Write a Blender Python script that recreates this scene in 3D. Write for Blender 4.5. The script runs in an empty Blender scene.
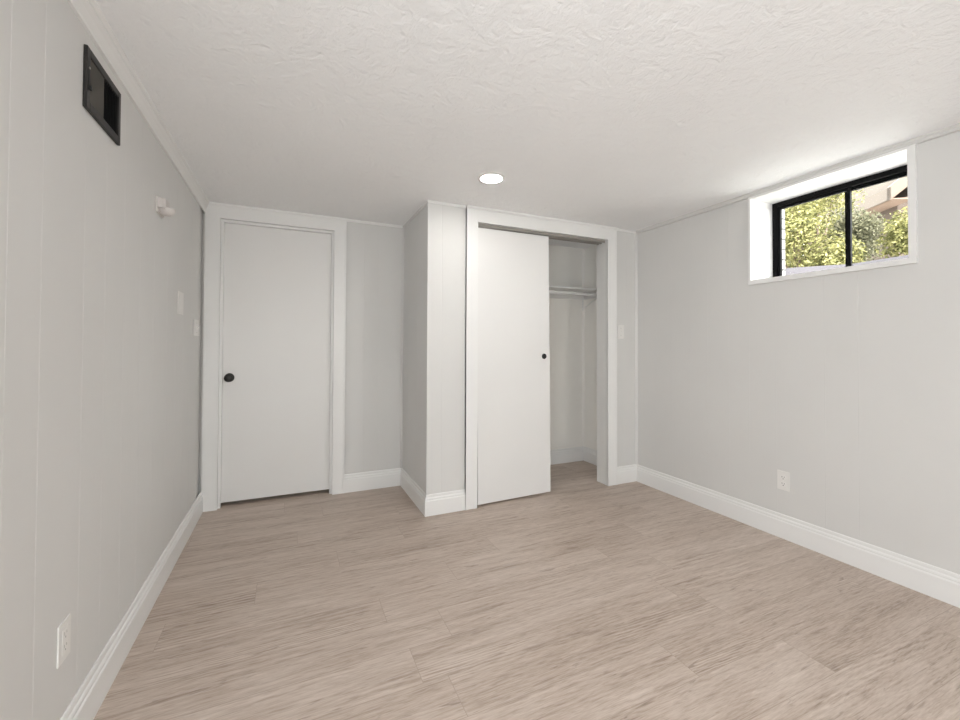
import bpy, bmesh, math, random
from mathutils import Vector, Matrix
random.seed(7)
S = bpy.context.scene
COL = S.collection

# ------------------------------------------------------------------ camera
YAW, PITCH, ROLL = 0.4223, 0.0154, 0.0037
fw = Vector((math.sin(YAW)*math.cos(PITCH), math.cos(YAW)*math.cos(PITCH), math.sin(PITCH)))
r0 = Vector((math.cos(YAW), -math.sin(YAW), 0)); u0 = r0.cross(fw)
rr = math.cos(ROLL)*r0 + math.sin(ROLL)*u0
uu = -math.sin(ROLL)*r0 + math.cos(ROLL)*u0
cam = bpy.data.cameras.new('camera')
cam.sensor_width = 36.0; cam.lens = 421.51/960*36; cam.shift_y = -(360-339.8)/960
cam.clip_start = 0.02
camo = bpy.data.objects.new('camera', cam); COL.objects.link(camo)
m3 = Matrix((rr, uu, -fw)).transposed()
camo.matrix_world = Matrix.Translation((0, 0, 1.1502)) @ m3.to_4x4()
S.camera = camo

# ------------------------------------------------------------------ world, sun, added fill lights, exposure
W = bpy.data.worlds.new('World'); S.world = W; W.use_nodes = True
nt = W.node_tree; nt.nodes.clear()
wo = nt.nodes.new('ShaderNodeOutputWorld'); bg = nt.nodes.new('ShaderNodeBackground')
sky = nt.nodes.new('ShaderNodeTexSky'); sky.sky_type = 'NISHITA'; sky.sun_disc = False
sky.sun_elevation = math.radians(58); sky.sun_rotation = math.radians(200); sky.dust_density = 4.0
mixc = nt.nodes.new('ShaderNodeMix'); mixc.data_type = 'RGBA'
mixc.inputs[0].default_value = 0.75; mixc.inputs[7].default_value = (9.0, 9.0, 8.8, 1)
nt.links.new(sky.outputs[0], mixc.inputs[6]); nt.links.new(mixc.outputs[2], bg.inputs[0])
bg.inputs[1].default_value = 1.2
nt.links.new(bg.outputs[0], wo.inputs[0])

sun = bpy.data.lights.new('sun', 'SUN'); sun.energy = 2.5; sun.angle = math.radians(2); sun.color = (1, .95, .85)
suno = bpy.data.objects.new('sun', sun); COL.objects.link(suno)
suno.rotation_euler = Vector((0.45, 0.55, -1.0)).to_track_quat('-Z', 'Y').to_euler()

def area(name, loc, direction, sx, sy, power, color=(1, 1, 1)):
    l = bpy.data.lights.new(name, 'AREA'); l.shape = 'RECTANGLE'; l.size = sx; l.size_y = sy
    l.energy = power; l.color = color
    o = bpy.data.objects.new(name, l); COL.objects.link(o); o.location = loc
    o.rotation_euler = Vector(direction).to_track_quat('-Z', 'Z').to_euler()
    return o
# added fill light beside the viewpoint, set in a doorway opened for it
area('fill_light_left', (-.575, -.5, 1.10), (.75, .65, 0), .8, 1.6, 47, (.95, .978, 1))
# added fill light behind the viewpoint; the right wall has no window there
area('fill_light_right', (2.70, -1.3, 1.6), (-1, 0, 0), 1.2, .6, 13, (.95, .978, 1))

S.view_settings.view_transform = 'Standard'; S.view_settings.look = 'None'
S.view_settings.gamma = 1.0; S.view_settings.use_curve_mapping = False
S.view_settings.exposure = 0.07
S.cycles.use_denoising = True
S.cycles.max_bounces = 14; S.cycles.diffuse_bounces = 8; S.cycles.sample_clamp_indirect = 6

LAMP = 100.0       # emission of the ceiling lamps' lenses

# ------------------------------------------------------------------ materials
def srgb(r, g, b):
    f = lambda c: (c/255/12.92) if c/255 <= .04045 else ((c/255+.055)/1.055)**2.4
    return (f(r), f(g), f(b), 1)
def base(name, col, rough=.5, spec=.5):
    m = bpy.data.materials.new(name); m.use_nodes = True
    b = m.node_tree.nodes['Principled BSDF']
    b.inputs['Base Color'].default_value = col; b.inputs['Roughness'].default_value = rough
    b.inputs['Specular IOR Level'].default_value = spec
    return m, m.node_tree, b
def N(nt, t, **k):
    n = nt.nodes.new(t)
    for a, v in k.items(): setattr(n, a, v)
    return n
def L(nt, a, b): nt.links.new(a, b)
def noise(nt, scale, detail=3, vec=None, rough=.5, dist=0):
    n = N(nt, 'ShaderNodeTexNoise'); n.inputs['Scale'].default_value = scale
    n.inputs['Detail'].default_value = detail; n.inputs['Roughness'].default_value = rough
    n.inputs['Distortion'].default_value = dist
    if vec is not None: L(nt, vec, n.inputs['Vector'])
    return n
def ramp(nt, src, stops):
    r = N(nt, 'ShaderNodeValToRGB'); e = r.color_ramp.elements
    while len(e) < len(stops): e.new(.5)
    for i, (p, c) in enumerate(stops): e[i].position = p; e[i].color = c
    L(nt, src, r.inputs[0]); return r
def mapping(nt, scale=(1, 1, 1)):
    tc = N(nt, 'ShaderNodeTexCoord'); mp = N(nt, 'ShaderNodeMapping'); mp.inputs['Scale'].default_value = scale
    L(nt, tc.outputs['Object'], mp.inputs[0]); return mp.outputs[0]
def math_n(nt, op, a, b=None, c=None):
    n = N(nt, 'ShaderNodeMath', operation=op)
    for i, v in enumerate((a, b, c)):
        if v is None: continue
        if isinstance(v, (int, float)): n.inputs[i].default_value = v
        else: L(nt, v, n.inputs[i])
    return n.outputs[0]
def bump(nt, b, h, strength, dist):
    n = N(nt, 'ShaderNodeBump'); n.inputs['Strength'].default_value = strength; n.inputs['Distance'].default_value = dist
    L(nt, h, n.inputs['Height']); L(nt, n.outputs[0], b.inputs['Normal']); return n
def painted(name, c, rough=.45, var=.02, bscale=140, bstr=.06, spec=.4):
    m, nt, b = base(name, c, rough, spec)
    v = mapping(nt)
    n = noise(nt, 1.7, 4, v)
    c1 = tuple(x*(1-var) for x in c[:3])+(1,); c2 = tuple(min(1, x*(1+var)) for x in c[:3])+(1,)
    r = ramp(nt, n.outputs[0], [(.3, c1), (.7, c2)]); L(nt, r.outputs[0], b.inputs['Base Color'])
    n2 = noise(nt, bscale, 2, v); bump(nt, b, n2.outputs[0], bstr, .002)
    return m

M = {}
M['wall'] = painted('wall_paint', (.665, .662, .65, 1), .5)
M['trim'] = painted('trim_paint', (.80, .80, .792, 1), .32, .01, 60, .03)
M['door'] = painted('door_paint', (.775, .77, .76, 1), .38, .012, 40, .04)
M['closet'] = painted('closet_paint_brightened', (.89, .875, .84, 1), .55)  # lighter than the wall paint to make up for missing light inside
M['plastic'] = painted('white_plastic', (.80, .79, .77, 1), .35, .005, 30, .0)
M['plate'] = painted('wall_plate_plastic', (.78, .77, .75, 1), .35, .005, 30, .0)
M['sensor'] = painted('sensor_plastic', (.62, .59, .57, 1), .4, .005, 30, 0)
M['slotgrey'] = painted('outlet_slot_grey', (.42, .41, .40, 1), .6, 0, 30, 0)
M['slot'] = painted('outlet_slot_black', (.03, .03, .03, 1), .6, .0, 30, 0)
M['black'] = painted('black_hardware', (.012, .012, .012, 1), .42, .1, 80, .05)
M['bronze'] = painted('bronze_black_metal', (.017, .015, .013, 1), .38, .15, 60, .05)
M['register'] = painted('register_black_enamel', (.019, .0175, .016, 1), .5, .1, 60, .05)
M['fin'] = painted('register_grey_black_fin', (.062, .057, .049, 1), .5, .1, 60, .05)
M['void'] = painted('duct_shade', (.006, .006, .006, 1), .9, .1, 60, 0)  # near-black colour stands in for the shade inside the duct
M['track'] = painted('track_metal_grey', (.30, .285, .26, 1), .45, .05, 50, .02)
M['winblack'] = painted('window_frame_black', (.004, .004, .0045, 1), .55, .1, 50, .02, .12)
M['reveal'] = painted('reveal_paint', (.86, .86, .85, 1), .45, .01, 60, .03)

def ceiling_mat():
    m, nt, b = base('ceiling_stomp_texture', (.74, .72, .695, 1), .75, .25)
    v = mapping(nt)
    n = noise(nt, 2.2, 3, v)
    r = ramp(nt, n.outputs[0], [(.3, (.868, .875, .882, 1)), (.7, (.885, .892, .899, 1))]); L(nt, r.outputs[0], b.inputs['Base Color'])
    d = noise(nt, 7, 4, v, .6, 1.2)
    vo = N(nt, 'ShaderNodeTexVoronoi'); vo.inputs['Scale'].default_value = 16; vo.feature = 'SMOOTH_F1'
    mixv = N(nt, 'ShaderNodeMix', data_type='RGBA'); mixv.inputs[0].default_value = .22
    L(nt, v, mixv.inputs[6]); L(nt, d.outputs[1], mixv.inputs[7]); L(nt, mixv.outputs[2], vo.inputs['Vector'])
    f = noise(nt, 38, 4, v, .6, .8)
    h = math_n(nt, 'ADD', vo.outputs[0], math_n(nt, 'MULTIPLY', f.outputs[0], .9))
    h = math_n(nt, 'ADD', h, math_n(nt, 'MULTIPLY', d.outputs[0], .8))
    bump(nt, b, h, .46, .010)
    return m
M['ceiling'] = ceiling_mat()

def floor_mat():
    m, nt, b = base('vinyl_plank_oak', (.4, .32, .26, 1), .42, .45)
    tc = N(nt, 'ShaderNodeTexCoord'); sp = N(nt, 'ShaderNodeSeparateXYZ'); L(nt, tc.outputs['Object'], sp.inputs[0])
    X, Y = sp.outputs[0], sp.outputs[1]
    PW, PL = .182, 1.22
    yr = math_n(nt, 'DIVIDE', math_n(nt, 'ADD', Y, .05), PW); row = math_n(nt, 'FLOOR', yr); fy = math_n(nt, 'FRACT', yr)
    wn = N(nt, 'ShaderNodeTexWhiteNoise', noise_dimensions='1D'); L(nt, row, wn.inputs['W'])
    xr = math_n(nt, 'ADD', math_n(nt, 'DIVIDE', X, PL), wn.outputs[0]); col = math_n(nt, 'FLOOR', xr); fx = math_n(nt, 'FRACT', xr)
    cv = N(nt, 'ShaderNodeCombineXYZ'); L(nt, row, cv.inputs[0]); L(nt, col, cv.inputs[1])
    w2 = N(nt, 'ShaderNodeTexWhiteNoise', noise_dimensions='3D'); L(nt, cv.outputs[0], w2.inputs['Vector'])
    pr = w2.outputs[0]
    def gv(sx, sy, k):
        c = N(nt, 'ShaderNodeCombineXYZ')
        L(nt, math_n(nt, 'MULTIPLY', X, sx), c.inputs[0]); L(nt, math_n(nt, 'MULTIPLY', Y, sy), c.inputs[1])
        L(nt, math_n(nt, 'MULTIPLY', pr, k), c.inputs[2]); return c.outputs[0]
    broad = noise(nt, 1, 4, gv(1.1, 9, 37), .55, .6)
    grain = noise(nt, 1, 5, gv(3.6, 60, 53), .6, .5)
    fine = noise(nt, 1, 3, gv(22, 290, 71), .6, .2)
    # cathedral figure: warped rings stretched along the plank
    wv = N(nt, 'ShaderNodeTexWave', wave_type='RINGS', rings_direction='SPHERICAL'); wv.inputs['Scale'].default_value = 3.4
    wv.inputs['Distortion'].default_value = 5; wv.inputs['Detail'].default_value = 3; wv.inputs['Detail Scale'].default_value = 1.4
    L(nt, gv(1.9, 11, 91), wv.inputs['Vector'])
    mid = noise(nt, 1, 4, gv(8.5, 105, 29), .65, .8)
    t = math_n(nt, 'MULTIPLY', broad.outputs[0], .26)
    t = math_n(nt, 'ADD', t, math_n(nt, 'MULTIPLY', grain.outputs[0], .22))
    t = math_n(nt, 'ADD', t, math_n(nt, 'MULTIPLY', mid.outputs[0], .26))
    t = math_n(nt, 'ADD', t, math_n(nt, 'MULTIPLY', fine.outputs[0], .24))
    cm = noise(nt, 1, 2, gv(1.4, 8, 113), .5, .3)
    cr_ = ramp(nt, cm.outputs[0], [(.52, (0, 0, 0, 1)), (.62, (1, 1, 1, 1))])
    t = math_n(nt, 'ADD', t, .03)
    t = math_n(nt, 'ADD', t, math_n(nt, 'MULTIPLY', cr_.outputs[0], math_n(nt, 'MULTIPLY', math_n(nt, 'SUBTRACT', wv.outputs[0], .55), .095)))
    t = math_n(nt, 'ADD', t, math_n(nt, 'MULTIPLY', math_n(nt, 'SUBTRACT', pr, .5), .04))
    r = ramp(nt, t, [(.36, srgb(132, 115, 102)), (.48, srgb(178, 162, 149)), (.59, srgb(199, 185, 174)), (.76, srgb(222, 211, 202))])
    # knots / dark flecks
    kn = noise(nt, 1, 3, gv(7, 60, 17), .6, .8)
    kr = ramp(nt, kn.outputs[0], [(.62, (0, 0, 0, 1)), (.72, (1, 1, 1, 1))])
    mx = N(nt, 'ShaderNodeMix', data_type='RGBA'); L(nt, math_n(nt, 'MULTIPLY', kr.outputs[0], .45), mx.inputs[0])
    L(nt, r.outputs[0], mx.inputs[6]); mx.inputs[7].default_value = srgb(96, 78, 66)
    # seams between planks
    sy = math_n(nt, 'MULTIPLY', math_n(nt, 'MINIMUM', fy, math_n(nt, 'SUBTRACT', 1, fy)), PW)
    sx = math_n(nt, 'MULTIPLY', math_n(nt, 'MINIMUM', fx, math_n(nt, 'SUBTRACT', 1, fx)), PL)
    d = math_n(nt, 'MINIMUM', sx, sy)
    sm = N(nt, 'ShaderNodeMapRange'); sm.inputs[1].default_value = .0004; sm.inputs[2].default_value = .0016
    L(nt, d, sm.inputs[0])
    mx2 = N(nt, 'ShaderNodeMix', data_type='RGBA'); L(nt, sm.outputs[0], mx2.inputs[0])
    mx2.inputs[6].default_value = srgb(165, 149, 137); L(nt, mx.outputs[2], mx2.inputs[7])
    L(nt, mx2.outputs[2], b.inputs['Base Color'])
    h = math_n(nt, 'ADD', math_n(nt, 'MULTIPLY', grain.outputs[0], .4), math_n(nt, 'ADD', math_n(nt, 'MULTIPLY', fine.outputs[0], .3), sm.outputs[0]))
    bump(nt, b, h, .18, .002)
    rr_ = N(nt, 'ShaderNodeMapRange'); rr_.inputs[3].default_value = .36; rr_.inputs[4].default_value = .52
    L(nt, grain.outputs[0], rr_.inputs[0]); L(nt, rr_.outputs[0], b.inputs['Roughness'])
    return m
M['floor'] = floor_mat()

def emis(name, c, s):
    m, nt, b = base(name, (.9, .9, .9, 1), .4)
    b.inputs['Emission Color'].default_value = c; b.inputs['Emission Strength'].default_value = s
    return m
M['lens'] = emis('led_lens', (1, .975, .93, 1), LAMP)

def glass_mat():
    m = bpy.data.materials.new('window_glass'); m.use_nodes = True; nt = m.node_tree; nt.nodes.clear()
    o = N(nt, 'ShaderNodeOutputMaterial'); t = N(nt, 'ShaderNodeBsdfTransparent'); g = N(nt, 'ShaderNodeBsdfGlossy')
    g.inputs['Roughness'].default_value = .02; t.inputs[0].default_value = (.96, .97, .96, 1)
    mx = N(nt, 'ShaderNodeMixShader'); fr = N(nt, 'ShaderNodeFresnel'); fr.inputs[0].default_value = 1.05
    L(nt, fr.outputs[0], mx.inputs[0]); L(nt, t.outputs[0], mx.inputs[1]); L(nt, g.outputs[0], mx.inputs[2]); L(nt, mx.outputs[0], o.inputs[0])
    return m
M['glass'] = glass_mat()

def brick_mat():
    m, nt, b = base('white_painted_brick', (.8, .8, .8, 1), .7, .3)
    tc = N(nt, 'ShaderNodeTexCoord'); sp = N(nt, 'ShaderNodeSeparateXYZ'); L(nt, tc.outputs['Object'], sp.inputs[0])
    c = N(nt, 'ShaderNodeCombineXYZ'); L(nt, math_n(nt, 'ADD', sp.outputs[0], sp.outputs[1]), c.inputs[0]); L(nt, sp.outputs[2], c.inputs[1])
    br = N(nt, 'ShaderNodeTexBrick'); L(nt, c.outputs[0], br.inputs['Vector'])
    br.inputs['Scale'].default_value = 1; br.inputs['Brick Width'].default_value = .2; br.inputs['Row Height'].default_value = .07
    br.inputs['Mortar Size'].default_value = .006
    br.inputs['Color1'].default_value = (.55, .54, .53, 1); br.inputs['Color2'].default_value = (.48, .47, .46, 1); br.inputs['Mortar'].default_value = (.10, .10, .095, 1)
    L(nt, br.outputs[0], b.inputs['Base Color']); bump(nt, b, br.outputs[1], -.6, .01)
    return m
M['brick'] = brick_mat()
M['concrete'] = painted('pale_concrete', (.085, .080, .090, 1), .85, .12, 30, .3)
M['soil'] = painted('pale_bounce_ground', (.68, .66, .63, 1), .95, .25, 12, .5)  # unseen ground made pale so it bounces light onto the window reveal
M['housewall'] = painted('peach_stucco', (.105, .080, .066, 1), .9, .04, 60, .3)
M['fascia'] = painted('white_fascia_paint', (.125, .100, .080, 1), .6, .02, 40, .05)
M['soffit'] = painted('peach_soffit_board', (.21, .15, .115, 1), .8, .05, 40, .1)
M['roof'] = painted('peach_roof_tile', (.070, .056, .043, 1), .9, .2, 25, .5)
M['bark'] = painted('grey_brown_bark', (.15, .11, .09, 1), .9, .25, 20, .6)
def leaf_mat(name, a, b2, c):
    m, nt, b = base(name, a, .55, .3)
    g = N(nt, 'ShaderNodeNewGeometry')
    r = ramp(nt, g.outputs['Random Per Island'], [(0, a), (.45, b2), (1, c)])
    L(nt, r.outputs[0], b.inputs['Base Color'])
    tr = N(nt, 'ShaderNodeBsdfTranslucent'); L(nt, r.outputs[0], tr.inputs[0])
    mx = N(nt, 'ShaderNodeMixShader'); mx.inputs[0].default_value = .3
    o = nt.nodes['Material Output']; L(nt, b.outputs[0], mx.inputs[1]); L(nt, tr.outputs[0], mx.inputs[2]); L(nt, mx.outputs[0], o.inputs[0])
    return m
M['leafa'] = leaf_mat('leaf_yellow_green', (.07, .075, .025, 1), (.20, .20, .07, 1), (.42, .39, .18, 1))
M['leafb'] = leaf_mat('leaf_olive', (.05, .054, .022, 1), (.15, .15, .06, 1), (.30, .28, .13, 1))
M['leafc'] = leaf_mat('leaf_dusty_green', (.055, .058, .034, 1), (.14, .14, .085, 1), (.27, .26, .17, 1))

# ------------------------------------------------------------------ mesh helpers
class MB:
    def __init__(s): s.bm = bmesh.new()
    def box(s, x0, x1, y0, y1, z0, z1, bev=0):
        r = bmesh.ops.create_cube(s.bm, size=1)
        for v in r['verts']:
            v.co = Vector(((x0+x1)/2+v.co.x*(x1-x0), (y0+y1)/2+v.co.y*(y1-y0), (z0+z1)/2+v.co.z*(z1-z0)))
        if bev:
            es = list({e for v in r['verts'] for e in v.link_edges})
            bmesh.ops.bevel(s.bm, geom=es, offset=bev, segments=2, affect='EDGES', profile=.5)
        return s
    def poly_prism(s, pts, a, b):
        """pts: list of 3-vectors (a closed outline) swept from a to b (offset vectors)"""
        a, b = Vector(a), Vector(b)
        v0 = [s.bm.verts.new(Vector(p)+a) for p in pts]; v1 = [s.bm.verts.new(Vector(p)+b) for p in pts]
        n = len(pts)
        for i in range(n): s.bm.faces.new((v0[i], v0[(i+1) % n], v1[(i+1) % n], v1[i]))
        s.bm.faces.new(v0[::-1]); s.bm.faces.new(v1)
        return s
    def lathe(s, prof, origin, axis, seg=32):
        """prof: (radius, distance along axis)"""
        ax = Vector(axis).normalized(); t = ax.orthogonal().normalized(); w = ax.cross(t); o = Vector(origin)
        rings = []
        for r, h in prof:
            if r < 1e-6: rings.append([s.bm.verts.new(o+ax*h)])
            else: rings.append([s.bm.verts.new(o+ax*h+(t*math.cos(2*math.pi*k/seg)+w*math.sin(2*math.pi*k/seg))*r) for k in range(seg)])
        for a, b in zip(rings, rings[1:]):
            for k in range(seg):
                k2 = (k+1) % seg
                if len(a) == 1 and len(b) == 1: continue
                if len(a) == 1: s.bm.faces.new((a[0], b[k2], b[k]))
                elif len(b) == 1: s.bm.faces.new((a[k], a[k2], b[0]))
                else: s.bm.faces.new((a[k], a[k2], b[k2], b[k]))
        return s
    def build(s, name, mat, parent=None, smooth=False, at=None):
        bmesh.ops.recalc_face_normals(s.bm, faces=s.bm.faces)
        me = bpy.data.meshes.new(name)
        if at is not None:
            bmesh.ops.translate(s.bm, verts=s.bm.verts, vec=-Vector(at))
        s.bm.to_mesh(me); s.bm.free(); me.materials.append(mat)
        o = bpy.data.objects.new(name, me); COL.objects.link(o)
        if smooth:
            for p in me.polygons: p.use_smooth = True
            try: me.set_sharp_from_angle(angle=math.radians(40))
            except Exception: pass
        if at is not None: o.location = at
        if parent is not None: o.parent = parent
        return o
def tag(o, label, cat, group=None, kind=None):
    o['label'] = label; o['category'] = cat
    if group: o['group'] = group
    if kind: o['kind'] = kind
    return o
def struct(o, label, cat): return tag(o, label, cat, kind='structure')
def empty(name, loc, label, cat, group=None, kind=None, rot=None):
    o = bpy.data.objects.new(name, None); COL.objects.link(o); o.location = loc; o.empty_display_size = .05
    if rot is not None: o.rotation_euler = rot
    return tag(o, label, cat, group, kind)

def panel(mb, p0, p1, z0, z1, nrm, thick, grooves=(), gw=.005, gd=.0006):
    """upright wall piece from p0 to p1 (xy), face towards nrm, with V-grooves cut at distances along it"""
    p0, p1, n = Vector(p0), Vector(p1), Vector(nrm)
    d = (p1-p0); Ln = d.length; d.normalize()
    pts = [(0, 0)]
    for g in sorted(grooves):
        if gw < g < Ln-gw: pts += [(g-gw/2, 0), (g-gw/5, -gd), (g+gw/5, -gd), (g+gw/2, 0)]
    pts += [(Ln, 0), (Ln, -thick), (0, -thick)]
    out = [Vector(((p0+d*a+n*b).x, (p0+d*a+n*b).y, z0)) for a, b in pts]
    mb.poly_prism(out, (0, 0, 0), (0, 0, z1-z0))
    return mb

def sweep(mb, p0, p1, nrm, prof, m0=0, m1=0):
    """sweep a (depth, z) profile along p0->p1 on a wall whose face looks along nrm; m0/m1 mitre the ends"""
    p0, p1, n = Vector((*p0, 0)), Vector((*p1, 0)), Vector((*nrm, 0))
    d = (p1-p0).normalized()
    va = [mb.bm.verts.new(p0 + n*t - d*(m0*t) + Vector((0, 0, z))) for t, z in prof]
    vb = [mb.bm.verts.new(p1 + n*t + d*(m1*t) + Vector((0, 0, z))) for t, z in prof]
    k = len(prof)
    for i in range(k): mb.bm.faces.new((va[i], va[(i+1) % k], vb[(i+1) % k], vb[i]))
    mb.bm.faces.new(va[::-1]); mb.bm.faces.new(vb)
    return mb

# ------------------------------------------------------------------ dimensions
XL, XR = -.556, 2.727
YA, YC, CB, YF = 3.466, 2.771, 3.485, -3.2
XC = .852
H = 2.15
T = .115
XO = 3.09                      # outer face of the window wall
WY0, WY1, WZ0, WZ1 = 1.000, 1.765, 1.582, 2.112     # window opening

# ------------------------------------------------------------------ room shell
struct(MB().box(XL-1.1, XR+.0, YF-T, 3.62, -.12, 0).build('floor', M['floor']), 'light grey brown wood plank floor across the whole room', 'floor')
struct(MB().box(XL-1.1, XO, YF-T, 3.62, H, H+.12).build('ceiling', M['ceiling']), 'off white stomp textured ceiling over the room', 'ceiling')

def gro(start, end, seq=(.1, .155, .26, .30, .23, .175)):
    out, a, i = [], start, 0
    while a < end:
        out.append(a); a += seq[i % len(seq)]; i += 1
    return out
YE = 3.30
GL = [1.235, 1.372, 1.604, 1.76, 1.93, 2.11, 2.30, 2.52, 2.70, 2.87, 3.05, 3.25, 1.02, .80, .52]
mb = MB(); panel(mb, (XL, YF), (XL, -1.05), 0, H, (1, 0), T, [.3, .7, 1.2, 1.7]); panel(mb, (XL, -1.05), (XL, 0.05), 2.04, H, (1, 0), T); panel(mb, (XL, .05), (XL, YE), 0, H, (1, 0), T, [g-.05 for g in GL])  # doorway gap beside the viewpoint is added for the left fill light
mb.box(XL-1.1, XL-1.0, -1.6, .6, 0, H).box(XL-1.0, XL-T, -1.6, -1.5, 0, H).box(XL-1.0, XL-T, .5, .6, 0, H); panel(mb, (XL-.014, YE), (XL-.014, 3.62), 0, H, (1, 0), T-.014)  # unseen box behind the added doorway keeps the sky out
struct(mb.build('wall_left', M['wall']), 'pale grey grooved panel wall on the left holding the black vent', 'wall')

GR = [.78, .99, 1.208, 1.362, 1.623, 1.79, 1.93, 2.09, 2.236, 2.40, 2.56]
mb = MB(); TW = XO-.012-XR-.10
panel(mb, (XR, WY0-.011), (XR, YF-T), 0, H, (-1, 0), TW, [WY0-.011-g for g in GR])
panel(mb, (XR, WY1+.011), (XR, WY0-.011), 0, WZ0-.011, (-1, 0), TW, [WY1+.011-g for g in GR])
panel(mb, (XR, WY1+.011), (XR, WY0-.011), WZ1+.011, H, (-1, 0), TW)
panel(mb, (XR, 3.62), (XR, WY1+.011), 0, H, (-1, 0), TW, [3.62-g for g in GR])
struct(mb.build('wall_right', M['wall']), 'pale grey grooved panel wall on the right around the high window', 'wall')
# reveal lining of the deep window opening
mb = MB(); xr0, xr1 = XR-.001, 2.945
mb.box(xr0, xr1, WY1, WY1+.012, WZ0-.012, WZ1+.012).box(xr0, xr1, WY0-.012, WY0, WZ0-.012, WZ1+.012)
mb.box(xr0, xr1, WY0, WY1, WZ1, WZ1+.012).box(xr0, xr1, WY0, WY1, WZ0-.012, WZ0)
struct(mb.build('trim_1', M['reveal']), 'bright white lining of the deep window opening', 'window reveal')
# brick veneer outside
mb = MB(); bx0, bx1 = XO-.095, XO
bY0, bY1, bZ0, bZ1 = WY0+.0, 1.772, WZ0-.02, 2.13
mb.box(bx0, bx1, bY1, 3.62, .0, 2.6).box(bx0, bx1, YF-T, bY0-.02, .0, 2.6).box(bx0, bx1, bY0-.02, bY1, .0, bZ0).box(bx0, bx1, bY0-.02, bY1, bZ1, 2.6)
struct(mb.build('wall_exterior', M['brick']), 'white painted brick wall seen just outside the window, at its left', 'brick wall')

DX0, DX1, DZ = -.4586, .3027, 2.0476
mb = MB(); th = .115
panel(mb, (XL-T, YA), (DX0-.012, YA), 0, H, (0, -1), th)
panel(mb, (DX0-.012, YA), (DX1+.012, YA), DZ+.012, H, (0, -1), th)
panel(mb, (DX1+.012, YA), (XC+.1, YA), 0, H, (0, -1), th, [.22, .33])
struct(mb.build('wall_back', M['wall']), 'pale grey end wall of the alcove beside the closed door', 'wall')
mb = MB(); panel(mb, (XC, YA), (XC, YC+.002), 0, H, (-1, 0), .1, [.16, .42])
struct(mb.build('wall_partition', M['wall']), 'grey side wall of the closet block turning into the alcove', 'wall')
OX0, OX1, OZ = 1.2195, 2.4032, 2.042
mb = MB()
panel(mb, (XC+.001, YC), (OX0-.013, YC), 0, H, (0, -1), T, [.10, .27])
panel(mb, (OX0-.013, YC), (OX1+.013, YC), OZ+.013, H, (0, -1), T)
panel(mb, (OX1+.013, YC), (XR, YC), 0, H, (0, -1), T, [.2])
struct(mb.build('wall_closet', M['wall']), 'light grey closet front wall around the sliding door opening', 'wall')
mb = MB(); panel(mb, (XC+.1, CB), (XR, CB), 0, H, (0, -1), .13, [.5, .75, .98, 1.2, 1.42, 1.6])
mb.box(XR-.003, XR-.0005, YC+T, CB, 0, H)
mb.box(XC+.1, XC+.103, YC+T, CB, 0, H)
struct(mb.build('wall_closet_back', M['closet']), 'grey back wall inside the closet under the shelf', 'wall')
# wall behind the camera, with an opening for the added window
mb = MB(); fx0, fx1, fz0, fz1 = .45, 1.65, .75, 1.95
mb.box(XL-T, fx0, YF-T, YF, 0, H).box(fx1, XR+.3, YF-T, YF, 0, H).box(fx0, fx1, YF-T, YF, 0, fz0).box(fx0, fx1, YF-T, YF, fz1, H)
struct(MB().box(XL-T, XC+.1, 3.60, 3.62, 0, H).build('wall_light_stop', M['wall']), 'unseen wall added behind the closed door to stop light leaking in', 'wall')  # added out of view to block light under the closed door
mb = mb
struct(mb.build('wall_front', M['wall']), 'grey wall behind the viewpoint around the added window', 'wall')

# ------------------------------------------------------------------ baseboards
BH = .1417
BP = [(0, 0), (.0155, 0), (.0155, .098), (.0135, .103), (.0115, .105), (.0120, .112), (.0100, .118), (.0065, .1225), (.0065, .134), (.005, BH-.002), (.003, BH), (0, BH)]
def bb(name, p0, p1, n, m0, m1, label):
    mb = MB(); sweep(mb, p0, p1, n, BP, m0, m1)
    return struct(mb.build('baseboard_'+name, M['trim']), label, 'baseboard')
C0, C1 = 1.1307, 2.4952      # closet casing outer edges
D0, D1 = -.5516, .3935       # door casing outer edges
bb('left', (XL, .05), (XL, YA-.020), (1, 0), 0, 0, 'white moulded baseboard along the foot of the left wall')
bb('right', (XR, YF), (XR, YC), (-1, 0), -1, -1, 'white moulded baseboard along the foot of the right wall')
bb('back', (D1, YA), (XC, YA), (0, -1), 0, -1, 'short white baseboard in the alcove right of the closed door')
bb('partition', (XC, YA), (XC, YC), (-1, 0), -1, 1, 'white baseboard on the alcove side of the closet block')
bb('closet_left', (XC, YC), (C0, YC), (0, -1), 1, 0, 'short white baseboard left of the closet opening')
bb('closet_right', (C1, YC), (XR, YC), (0, -1), 0, -1, 'short white baseboard right of the closet opening')
bb('closet_back', (XC+.1, CB), (XR, CB), (0, -1), -1, -1, 'white baseboard inside the closet along its back wall')
bb('closet_side', (XR, CB), (XR, YC+T), (-1, 0), -1, 0, 'white baseboard inside the closet along its right side wall')

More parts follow.
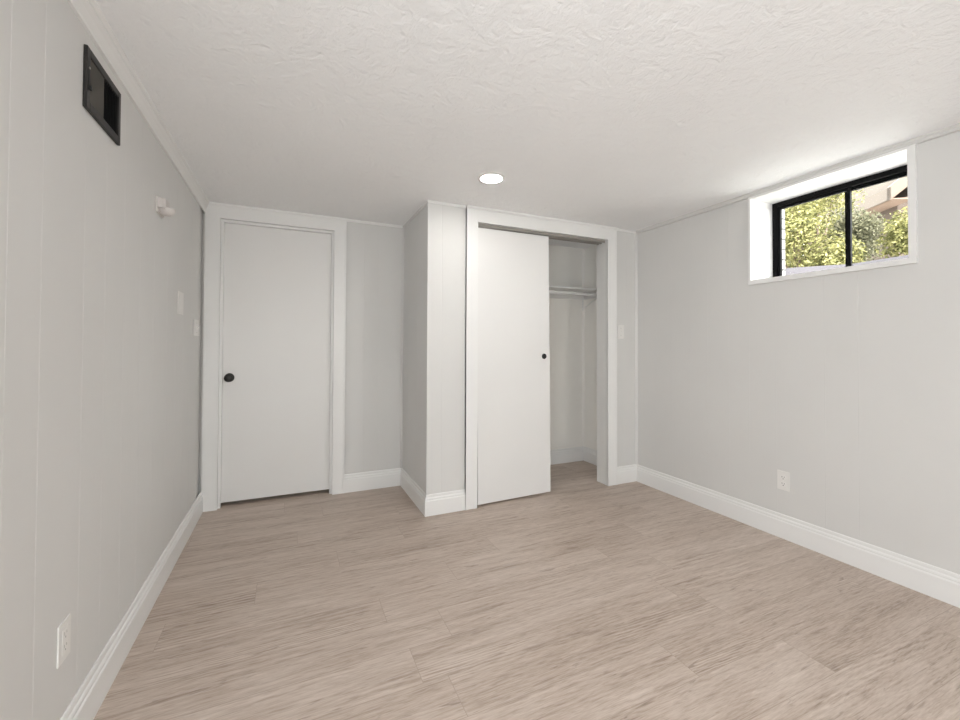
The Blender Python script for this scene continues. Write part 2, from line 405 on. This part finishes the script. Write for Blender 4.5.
# ------------------------------------------------------------------ casings and ceiling trims
ct = .018
def casing(x0, x1, xi0, xi1, zi, zt, y, jd):
    mb = MB()
    def leg(a, b, ztop_a, ztop_b):
        pts = [Vector((a, y-ct, 0)), Vector((b, y-ct, 0)), Vector((b, y-ct, ztop_b)), Vector((a, y-ct, ztop_a))]
        mb.poly_prism(pts, (0, 0, 0), (0, ct, 0))
    leg(x0, xi0, zt, zi); leg(xi1, x1, zi, zt)
    pts = [Vector((x0, y-ct, zt)), Vector((xi0, y-ct, zi)), Vector((xi1, y-ct, zi)), Vector((x1, y-ct, zt))]
    mb.poly_prism(pts, (0, .0008, 0), (0, ct, 0))
    # back band: a raised outer edge
    mb.box(x0, x0+.012, y-ct-.003, y, 0, zt).box(x1-.012, x1, y-ct-.003, y, 0, zt)
    # jamb lining
    mb.box(xi0-.014, xi0, y-.004, y+jd, 0, zi+.014).box(xi1, xi1+.014, y-.004, y+jd, 0, zi+.014).box(xi0, xi1, y-.004, y+jd, zi, zi+.014)
    return mb
HB = H-.016
mb = casing(D0, D1, DX0, DX1, DZ, HB, YA, .09)
# door stops
mb.box(DX0, DX0+.017, YA+.012, YA+.048, 0, DZ).box(DX1-.017, DX1, YA+.012, YA+.048, 0, DZ).box(DX0+.017, DX1-.017, YA+.012, YA+.048, DZ-.017, DZ)
struct(mb.build('trim_2', M['trim']), 'wide white casing and jambs around the closed door', 'door casing')
mb = casing(C0, C1, OX0, OX1, OZ, HB, YC, .125)
struct(mb.build('trim_3', M['trim']), 'wide white casing and jambs around the closet opening', 'closet casing')

CR = [(0, H), (0, 2.071), (.009, 2.071), (.010, 2.076), (.009, 2.081), (.004, 2.084), (.008, 2.094), (.015, 2.109), (.022, 2.119), (.024, 2.121), (.024, 2.127), (.019, 2.130), (.026, 2.134), (.030, 2.139), (.030, H)]
mb = MB(); sweep(mb, (XL, YF), (XL, YA-ct-.004), (1, 0), CR, 0, 0)
struct(mb.build('trim_4', M['trim']), 'white stepped crown moulding along the top of the left wall', 'crown moulding')
QR = [(0, H), (0, H-.016), (.005, H-.016), (.010, H-.013), (.014, H-.008), (.016, H)]
mb = MB(); sweep(mb, (D0-.003, YA-ct-.003), (D1, YA-ct-.003), (0, -1), [(t*.55, z) for t, z in QR], 0, 0); mb.box(D0, D1, YA-ct-.004, YA, H-.016, H)
sweep(mb, (D1, YA), (XC, YA), (0, -1), QR, 0, -1)
struct(mb.build('trim_5', M['trim']), 'thin white bead under the ceiling in the alcove', 'ceiling bead')
mb = MB(); sweep(mb, (XC, YA), (XC, YC), (-1, 0), [(t*.5, z) for t, z in QR], -1, 1)
struct(mb.build('trim_6', M['wall']), 'thin bead under the ceiling on the closet block side', 'ceiling bead')
mb = MB(); sweep(mb, (XC, YC), (XR, YC), (0, -1), [(t*.5, z) for t, z in QR], 1, -1); mb.box(C0, C1, YC-ct-.004, YC, H-.016, H)
sweep(mb, (C0, YC-ct-.003), (C1, YC-ct-.003), (0, -1), [(t*.4, z) for t, z in QR], 0, 0)
struct(mb.build('trim_7', M['trim']), 'thin white bead under the ceiling above the closet', 'ceiling bead')
RB = [(0, H), (0, H-.026), (.016, H-.026), (.019, H-.022), (.019, H-.012), (.026, H-.006), (.026, H)]
mb = MB(); sweep(mb, (XR, YF), (XR, YC), (-1, 0), RB, 0, -1)
struct(mb.build('trim_8', M['wall']), 'grey ceiling strip along the top of the right wall', 'ceiling strip')
# corner strips
mb = MB(); mb.poly_prism([Vector((XC-.003, YC-.003, 0)), Vector((XC+.020, YC-.003, 0)), Vector((XC+.020, YC, 0)), Vector((XC, YC, 0)), Vector((XC, YC+.020, 0)), Vector((XC-.003, YC+.020, 0))], (0, 0, BH), (0, 0, H-.012))
struct(mb.build('trim_9', M['wall']), 'outside corner strip on the closet block beside the alcove', 'corner strip')
def inside_corner(name, x, y, sx, label, z0=BH, mat='wall'):
    mb = MB(); w = .016
    mb.poly_prism([Vector((x, y, 0)), Vector((x+sx*w, y, 0)), Vector((x+sx*w*.75, y-w*.4, 0)), Vector((x+sx*w*.4, y-w*.75, 0)), Vector((x, y-w, 0))], (0, 0, z0), (0, 0, H-.016))
    return struct(mb.build(name, M[mat]), label, 'corner strip')
inside_corner('trim_10', XC, YA, -1, 'inside corner strip where the alcove meets the closet block')
inside_corner('trim_11', XR, YC, -1, 'inside corner strip between closet wall and right wall')
inside_corner('trim_12', XR-.003, CB, -1, 'inside corner strip at the back right corner of the closet', mat='closet')
# window casing on the room side
w0, w1, wz0 = .9716, 1.767+.0, 1.5511
mb = MB(); wc = .018
oy0, oy1, oz0, oz1 = .9716, 1.778, 1.555, H-.026
mb.box(XR-wc, XR, oy0, WY0+.0005, WZ0-.0005, WZ1+.0005).box(XR-wc, XR, WY1-.0005, oy1, WZ0-.0005, WZ1+.0005)
mb.box(XR-wc-.0005, XR, oy0-.0005, oy1+.0005, oz0, WZ0+.0008).box(XR-wc-.0005, XR, oy0-.0005, oy1+.0005, WZ1-.0008, oz1)
struct(mb.build('trim_13', M['trim']), 'thin white casing around the high window on the right wall', 'window casing')

# ------------------------------------------------------------------ hinged door
d = empty('door_1', (DX0, YA+.0485, 0), 'white flush slab door with round black knob, closed', 'door', kind='structure')
dl = MB().box(.003, DX1-DX0-.003, 0, .034, .026, DZ-.003, .0015).build('door_leaf', M['door'], d)
kx, kz = -.400-DX0, .918
kb = MB().lathe([(.011, 0), (.011, .030), (.014, .034), (.022, .038), (.0275, .046), (.0285, .054), (.026, .061), (.018, .066), (.008, .068), (0, .068)], (kx, 0, kz), (0, -1, 0)).build('door_knob', M['bronze'], d, True)
kb['label'] = 'round black door knob'
MB().lathe([(0, 0), (.032, 0), (.032, .003), (.029, .006), (.013, .008), (.0, .008)], (kx, .001, kz), (0, -1, 0)).build('rosette', M['bronze'], kb, True)

# ------------------------------------------------------------------ sliding closet door
cd = empty('door_2', (1.238, 2.781, .0105), 'white flush sliding closet door pushed left with a small black pull', 'sliding door', kind='structure', rot=(0, -.010, .022))
MB().box(0, .628, 0, .033, .0, 2.000, .0015).build('door_leaf', M['door'], cd)
fp = MB().lathe([(0, 0), (.0205, 0), (.0215, .002), (.0205, .004), (.016, .0035), (.0135, .0025), (0, .0025)], (.576, .0005, 1.058), (0, -1, 0)).build('finger_pull', M['black'], cd, True)
fp['label'] = 'round black finger pull'
for x in (.09, .52):
    MB().box(x-.03, x+.03, .012, .016, 1.985, 2.028).lathe([(.011, 0), (.011, .008)], (x, .018, 2.018), (0, 1, 0), 16).build('hanger', M['track'], cd)
# track
mb = MB()
tx0, tx1 = OX0+.002, OX1-.002
mb.box(tx0, tx1, YC+.018, YC+.100, OZ-.004, OZ)
for y in (.018, .058, .098): mb.box(tx0, tx1, YC+y, YC+y+.0022, OZ-.020, OZ-.004)
tag(mb.build('closet_door_track', M['track']), 'grey metal double track under the closet header above the sliding door', 'door track')

# ------------------------------------------------------------------ closet fittings
SY = 3.185; SZ = 1.702
tag(MB().box(XC+.102, XR-.002, SY, CB-.002, SZ-.018, SZ, .001).build('closet_shelf', M['trim']), 'white shelf board high inside the closet', 'shelf')
mb = MB().box(XC+.105, XR-.02, CB-.019, CB-.001, SZ-.075, SZ-.0185, .001).box(XR-.019, XR-.001, SY+.02, CB-.001, SZ-.075, SZ-.0185, .001)
tag(mb.build('shelf_cleat', M['trim']), 'white cleat strip on the closet walls under the shelf', 'cleat')
RY, RZ = 3.215, 1.645
tag(MB().lathe([(0, 0), (.0155, 0), (.0155, XR-.024-XC-.105), (0, XR-.024-XC-.105)], (XC+.105, RY, RZ), (1, 0, 0), 20).build('closet_rod', M['trim'], None, True), 'white hanging rod running under the closet shelf', 'rod')
b = empty('shelf_bracket', (XR-.03, CB, SZ-.019), 'white diagonal bracket under the right end of the closet shelf', 'bracket')
def strut(mb, a, c, w=.006):
    a, c = Vector(a), Vector(c); dd = (c-a); ax = dd.normalized(); t = Vector((1, 0, 0)); u = ax.cross(t)
    mb.poly_prism([a+t*w+u*w*.5, a-t*w+u*w*.5, a-t*w-u*w*.5, a+t*w-u*w*.5], (0, 0, 0), dd)
    return mb
MB().box(-.008, .008, -.0225, -.0195, -.17, -.001).build('wall_plate', M['trim'], b)
MB().box(-.008, .008, -.29, -.0225, -.005, -.001).build('shelf_arm', M['trim'], b)
mb = MB(); strut(mb, (0, -.024, -.15), (0, -.235, -.062)).build('strut', M['trim'], b)
mb = MB()
for k in range(9):
    a0 = math.pi*(1+k/9); a1 = math.pi*(1+(k+1)/9); R_ = .0185
    strut(mb, (0, RY-CB+R_*math.cos(a0), RZ-SZ+.019+R_*math.sin(a0)), (0, RY-CB+R_*math.cos(a1), RZ-SZ+.019+R_*math.sin(a1)), .007)
strut(mb, (0, RY-CB+.0185, RZ-SZ+.019), (0, RY-CB+.0185, -.005))
mb.build('rod_hook', M['trim'], b)

# ------------------------------------------------------------------ window
w = empty('window_1', (2.937, (WY0+WY1)/2, WZ0), 'small black framed sliding window set high in the right wall', 'window', kind='structure')
hy = (WY1-WY0)/2-.002; wh = WZ1-WZ0
mb = MB(); F = .028
FB = .016
mb.box(0, .055, hy-F, hy, 0, wh-.002).box(0, .055, -hy, -hy+F, 0, wh-.002).box(0, .055, -hy+F, hy-F, wh-F-.002, wh-.002).box(0, .055, -hy+F, hy-F, 0, FB)
mb.box(.024, .028, -hy+F, hy-F, wh-F-.010, wh-F-.002)
mb.build('window_frame', M['winblack'], w)
def sash(x0, x1, a, c):
    mb = MB(); s = .019
    mb.box(x0, x1, a, a+s, FB, wh-F-.002, .001).box(x0, x1, c-s, c, FB, wh-F-.002, .001).box(x0, x1, a+s, c-s, wh-F-.002-s, wh-F-.002, .001).box(x0, x1, a+s, c-s, FB, FB+.012, .001)
    o = mb.build('sash', M['winblack'], w)
    MB().box((x0+x1)/2-.002, (x0+x1)/2+.002, a+s, c-s, FB+.012, wh-F-.002-s).build('pane', M['glass'], o)
    return o
ym = 1.3445-(WY0+WY1)/2
s1 = sash(.006, .024, ym-.0095, hy-F)
s2 = sash(.030, .048, -hy+F, ym+.028)
MB().box(.0, .006, ym-.006, ym+.006, wh-.16, wh-.10, .001).build('sash_latch', M['winblack'], s1)
# unseen window added behind the viewpoint to bring in more skylight
w = empty('window_added', ((fx0+fx1)/2, YF-.06, fz0), 'black framed window added unseen behind the viewpoint for its light', 'window', kind='structure')
hx = (fx1-fx0)/2
MB().box(-hx, -hx+.04, -.03, .03, 0, 1.2).box(hx-.04, hx, -.03, .03, 0, 1.2).box(-hx+.04, hx-.04, -.03, .03, 0, .04).box(-hx+.04, hx-.04, -.03, .03, 1.16, 1.2).box(-.02, .02, -.03, .03, .04, 1.16).build('window_frame', M['winblack'], w)
MB().box(-hx+.04, -.02, -.003, .003, .04, 1.16).build('pane', M['glass'], w)
MB().box(.02, hx-.04, -.003, .003, .04, 1.16).build('pane', M['glass'], w)

# ------------------------------------------------------------------ ceiling lamps
def downlight(x, y, label):
    o = empty('ceiling_light', (x, y, H), label, 'ceiling light', 'round downlights in the ceiling')
    MB().lathe([(.064, -.0005), (.064, -.006), (.070, -.0075), (.080, -.005), (.083, 0), (.064, -.0002)], (0, 0, 0), (0, 0, 1), 40).build('trim_ring', M['plastic'], o, True)
    e = MB().lathe([(0, -.0065), (.045, -.0062), (.064, -.004), (.064, -.002), (0, -.002)], (0, 0, 0), (0, 0, 1), 40).build('lens', M['lens'], o, True)
    e['label'] = 'glowing white lens'
    return o
downlight(1.078, 2.245, 'round glowing white downlight in the ceiling in front of the closet')
downlight(1.078, -.75, 'unseen round downlight added in the ceiling behind the viewpoint for its light')  # second lamp, added out of view to brighten the room

# ------------------------------------------------------------------ wall fittings
# black air register, left wall
v = empty('air_vent', (XL, 1.707, 1.932), 'black rectangular air vent high on the left wall', 'vent')
hw, hh, fb = .133, .091, .023
mb = MB()
mb.box(0, .010, -hw, -hw+fb, -hh, hh, .002).box(0, .010, hw-.022, hw, -hh, hh, .002).box(0, .010, -hw+fb, hw-.022, hh-.024, hh, .002).box(0, .010, -hw+fb, hw-.022, -hh, -hh+.026, .002)
mb.build('frame', M['register'], v)
MB().box(.0006, .0014, -hw+fb, hw-.022, -hh+.026, hh-.024).build('backing', M['void'], v)  # dark sheet on the wall in place of the shaded duct opening
for k in range(9):
    y = -hw+fb+.003+k*.0112
    mb = MB(); mb.poly_prism([Vector((.002, y, 0)), Vector((.0032, y, 0)), Vector((.0078, y+.0115, 0)), Vector((.0066, y+.0115, 0))], (0, 0, -hh+.027), (0, 0, hh-.025))
    mb.build('louver', M['fin'], v)
for k in range(8):
    y = .000+k*.0135
    mb = MB(); mb.poly_prism([Vector((.0075, y, 0)), Vector((.0085, y+.001, 0)), Vector((.0030, y+.010, 0)), Vector((.0020, y+.009, 0))], (0, 0, -hh+.027), (0, 0, hh-.025))
    mb.build('louver', M['void'], v)  # these fins carry the duct's shade as their colour
mb = MB(); mb.box(.009, .0115, -hw+.009, -hw+.015, -.034, .026, .0005).box(.011, .017, -hw+.008, -hw+.017, -.036, -.024, .001)
mb.build('lever', M['black'], v)
for z in (.052,):
    MB().lathe([(0, .0105), (.004, .0105), (.003, .0125), (0, .013)], (0, -hw+.013, z-.022+.03-.03), (1, 0, 0), 12).build('screw', M['track'], v, True)

# white wall sensor
s = empty('motion_sensor', (XL, 2.35, 1.781), 'small white sensor box on the left wall beyond the vent', 'sensor')
MB().box(0, .008, -.058, .058, -.034, .034, .002).build('base', M['sensor'], s)
mb = MB(); mb.poly_prism([Vector((.006, -.052, 0)), Vector((.024, -.047, 0)), Vector((.034, -.034, 0)), Vector((.034, .034, 0)), Vector((.024, .047, 0)), Vector((.006, .052, 0))], (0, 0, -.012), (0, 0, .031))
mb.build('housing', M['sensor'], s)
mb = MB().lathe([(0, -.030), (.016, -.030), (.028, -.022), (.034, -.008), (.034, .0), (0, .002)], (.030, .006, -.004), (0, 0, 1), 28)
mb.build('lens', M['sensor'], s, True)

# blank plate
tag(MB().box(XL, XL+.0045, 2.728, 2.846, 1.320, 1.443, .002).build('blank_wall_plate', M['plate']), 'plain blank white plate on the left wall left of the light switch', 'wall plate')

def local_frame(o, n):
    """local x = out of wall"""
    o.rotation_euler = (0, 0, math.atan2(n[1], n[0]))
def switch(loc, n, label, hw=.035, hh=.058):
    o = empty('light_switch', loc, label, 'light switch', 'light switches in the room'); local_frame(o, n)
    MB().box(0, .006, -hw, hw, -hh, hh, .0025).build('plate', M['plate'], o)
    MB().box(.004, .0072, -.006, .006, -.013, .013, .0008).build('collar', M['plastic'], o)
    mb = MB(); mb.poly_prism([Vector((.006, 0, -.006)), Vector((.006, 0, .007)), Vector((.018, 0, .012)), Vector((.019, 0, .007))], (0, -.0042, 0), (0, .0042, 0)); mb.build('toggle', M['plastic'], o)
    for z in (-.030, .030):
        MB().lathe([(0, .0055), (.003, .0055), (.0026, .0068), (0, .007)], (0, 0, z), (1, 0, 0), 12).build('screw', M['track'], o, True)
    return o
switch((XL, 3.213, 1.262), (1, 0), 'white toggle light switch on the left wall next to the door casing', .072, .052)
switch((2.551, YC, 1.277), (0, -1), 'white toggle light switch right of the closet opening')

def outlet(loc, n, label, decor, hw=.0355, hh=.0575):
    o = empty('wall_outlet', loc, label, 'outlet', 'wall outlets near the floor'); local_frame(o, n)
    MB().box(0, .0058 if not decor else .0045, -hw, hw, -hh, hh, .0024 if not decor else .0018).build('plate', M['plate'], o)
    dz = .0019 if decor else 0
    def face(zc, par):
        for (y, w_, h_) in ((-.0065, .0011, .0045), (.0065, .0011, .0035)):
            MB().box(.0072-dz, .0078-dz, y-w_, y+w_, zc+.003-h_, zc+.003+h_).build('slot', M['slotgrey' if decor else 'slot'], par)
        MB().lathe([(0, .0072-dz), (.0026, .0072-dz), (.0026, .0078-dz), (0, .0078-dz)], (0, 0, zc-.008), (1, 0, 0), 12).build('slot', M['slotgrey' if decor else 'slot'], par)
    if decor:
        f = MB().box(.003, .0055, -.0165, .0165, -.0335, .0335, .0008).build('receptacle', M['plastic'], o)
        face(-.017, f); face(.017, f)
    else:
        for zc in (-.0195, .0195):
            mb = MB()
            pts = []
            for k in range(24):
                a = 2*math.pi*k/24; pts.append(Vector((0, .0172*math.cos(a), zc+max(-.0135, min(.0135, .0172*math.sin(a))))))
            mb.poly_prism(pts, (.004, 0, 0), (.0074, 0, 0))
            f = mb.build('receptacle', M['plastic'], o); face(zc, f)
    MB().lathe([(0, .0055), (.003, .0055), (.0026, .0066), (0, .0068)], (0, 0, 0 if not decor else .046), (1, 0, 0), 12).build('screw', M['plastic'], o, True)
    return o
outlet((XL, 1.518, .3475), (1, 0), 'white rectangular-faced outlet low on the left wall', True, .034, .054)
outlet((XR, 1.581, .3455), (-1, 0), 'white duplex outlet low on the right wall below the window', False)

# ------------------------------------------------------------------ outside the window
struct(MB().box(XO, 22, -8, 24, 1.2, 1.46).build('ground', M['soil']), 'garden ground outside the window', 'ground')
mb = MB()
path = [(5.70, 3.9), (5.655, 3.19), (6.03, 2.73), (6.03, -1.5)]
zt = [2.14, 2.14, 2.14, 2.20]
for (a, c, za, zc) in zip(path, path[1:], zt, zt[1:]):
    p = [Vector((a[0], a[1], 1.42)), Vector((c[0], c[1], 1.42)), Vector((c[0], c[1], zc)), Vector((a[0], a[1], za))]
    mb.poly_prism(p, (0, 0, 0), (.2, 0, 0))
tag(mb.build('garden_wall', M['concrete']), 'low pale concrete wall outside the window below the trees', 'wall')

# house beyond the trees
A = Vector((9.0, 3.54, 3.79)); ang = math.radians(33)
e = Vector((math.sin(ang), math.cos(ang), 0)); vv = Vector((e.y, -e.x, 0))
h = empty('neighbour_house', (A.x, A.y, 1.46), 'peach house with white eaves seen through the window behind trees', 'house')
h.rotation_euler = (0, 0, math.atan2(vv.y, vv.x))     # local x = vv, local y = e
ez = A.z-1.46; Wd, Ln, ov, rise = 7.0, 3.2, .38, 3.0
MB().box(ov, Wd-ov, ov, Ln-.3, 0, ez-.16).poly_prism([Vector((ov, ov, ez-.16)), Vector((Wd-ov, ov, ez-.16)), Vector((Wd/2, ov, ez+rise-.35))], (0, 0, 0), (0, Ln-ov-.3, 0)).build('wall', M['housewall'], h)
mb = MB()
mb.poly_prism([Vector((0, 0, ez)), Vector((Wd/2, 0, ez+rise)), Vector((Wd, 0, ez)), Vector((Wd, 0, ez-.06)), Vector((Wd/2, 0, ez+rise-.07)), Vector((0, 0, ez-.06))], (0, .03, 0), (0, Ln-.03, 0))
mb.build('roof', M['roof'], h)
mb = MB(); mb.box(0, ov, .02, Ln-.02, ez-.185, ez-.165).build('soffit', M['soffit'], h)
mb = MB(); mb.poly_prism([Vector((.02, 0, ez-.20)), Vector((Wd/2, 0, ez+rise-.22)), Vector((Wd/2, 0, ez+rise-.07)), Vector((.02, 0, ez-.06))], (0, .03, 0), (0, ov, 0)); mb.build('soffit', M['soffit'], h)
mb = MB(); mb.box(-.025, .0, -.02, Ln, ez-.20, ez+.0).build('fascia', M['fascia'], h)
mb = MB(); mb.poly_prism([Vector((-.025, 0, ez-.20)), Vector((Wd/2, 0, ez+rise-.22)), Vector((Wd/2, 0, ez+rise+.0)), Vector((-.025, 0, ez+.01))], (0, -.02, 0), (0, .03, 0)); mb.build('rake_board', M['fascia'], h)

def tree(name, x, y, z0, h, rx, rz, n, leaf, mat, label, seed, trunk=.06, lean=0, blobs=9, group=None, low=.25):
    rnd = random.Random(seed)
    root = empty(name, (x, y, z0), label, 'tree' if 'tree' in name else 'shrub', group)
    # trunk and limbs
    bm = MB()
    def limb(a, b, ra, rb, seg=7):
        a, b = Vector(a), Vector(b); ax = (b-a).normalized(); t = ax.orthogonal().normalized(); w_ = ax.cross(t)
        ra_ = [bm.bm.verts.new(a+(t*math.cos(2*math.pi*k/seg)+w_*math.sin(2*math.pi*k/seg))*ra) for k in range(seg)]
        rb_ = [bm.bm.verts.new(b+(t*math.cos(2*math.pi*k/seg)+w_*math.sin(2*math.pi*k/seg))*rb) for k in range(seg)]
        for k in range(seg): bm.bm.faces.new((ra_[k], ra_[(k+1) % seg], rb_[(k+1) % seg], rb_[k]))
        bm.bm.faces.new(ra_[::-1]); bm.bm.faces.new(rb_)
    centres = []
    for k in range(blobs):
        a = rnd.uniform(0, 2*math.pi); q = math.sqrt(rnd.random())
        centres.append(Vector((math.cos(a)*q*rx*.72+lean, math.sin(a)*q*rx*.72, h*(low+(1-low)*rnd.random())-rz*.15)))
    fork = Vector((lean*.3, 0, h*low*.7))
    limb((0, 0, -.02), fork, trunk, trunk*.75)
    for c in centres: 
        mid = fork.lerp(c, .5)+Vector((rnd.uniform(-.1, .1), rnd.uniform(-.1, .1), .05))
        limb(fork, mid, trunk*.5, trunk*.3); limb(mid, c, trunk*.3, trunk*.1)
    bm.build('trunk', M['bark'], root)
    verts, faces = [], []
    for k in range(n):
        c = rnd.choice(centres); rad = rx*.52*(rnd.random()**.45)
        dv = Vector((rnd.gauss(0, 1), rnd.gauss(0, 1), rnd.gauss(0, .85))).normalized()
        p = c+dv*rad
        if p.z < .04: continue
        nrm = (dv*.6+Vector((rnd.gauss(0, .6), rnd.gauss(0, .6), rnd.gauss(.5, .5)))).normalized()
        t = nrm.orthogonal().normalized(); t = Matrix.Rotation(rnd.uniform(0, 6.28), 3, nrm) @ t
        w_ = nrm.cross(t); s_ = leaf*rnd.uniform(.6, 1.3); i = len(verts)
        verts += [p-t*s_, p+w_*s_*.42+nrm*s_*.1, p+t*s_, p-w_*s_*.42+nrm*s_*.1]
        faces.append((i, i+1, i+2, i+3))
    me = bpy.data.meshes.new('foliage'); me.from_pydata([tuple(a) for a in verts], [], faces); me.materials.append(mat)
    f = bpy.data.objects.new('foliage', me); COL.objects.link(f); f.parent = root
    return root
GZ = 1.46
G = 'shrubs and trees outside the window'
tree('garden_tree', 6.75, 3.52, GZ, 2.4, .74, .9, 24000, .027, M['leafa'], 'yellow green tree filling the left window pane', 11, .05, 0, 18, G, .2)
tree('garden_shrub', 7.0, 2.30, GZ, 1.42, .52, .5, 12000, .029, M['leafa'], 'bright leafy shrub low in the right window pane below the house', 13, .04, 0, 10, G, .25)
tree('garden_tree', 8.2, 3.70, GZ, 2.0, .50, .5, 16000, .028, M['leafc'], 'dusty grey green tree in the middle of the window before the house', 14, .05, 0, 14, G, .2)
tree('garden_tree', 8.2, 5.3, GZ, 3.0, .75, .9, 15000, .038, M['leafb'], 'olive tree standing behind the tree in the left window pane', 12, .08, 0, 15, G, .18)
tree('garden_tree', 13.6, 7.4, GZ, 5.6, 1.9, 1.6, 12000, .085, M['leafb'], 'tall olive tree rising beyond the peach house roof', 15, .12, 0, 16, G, .2)
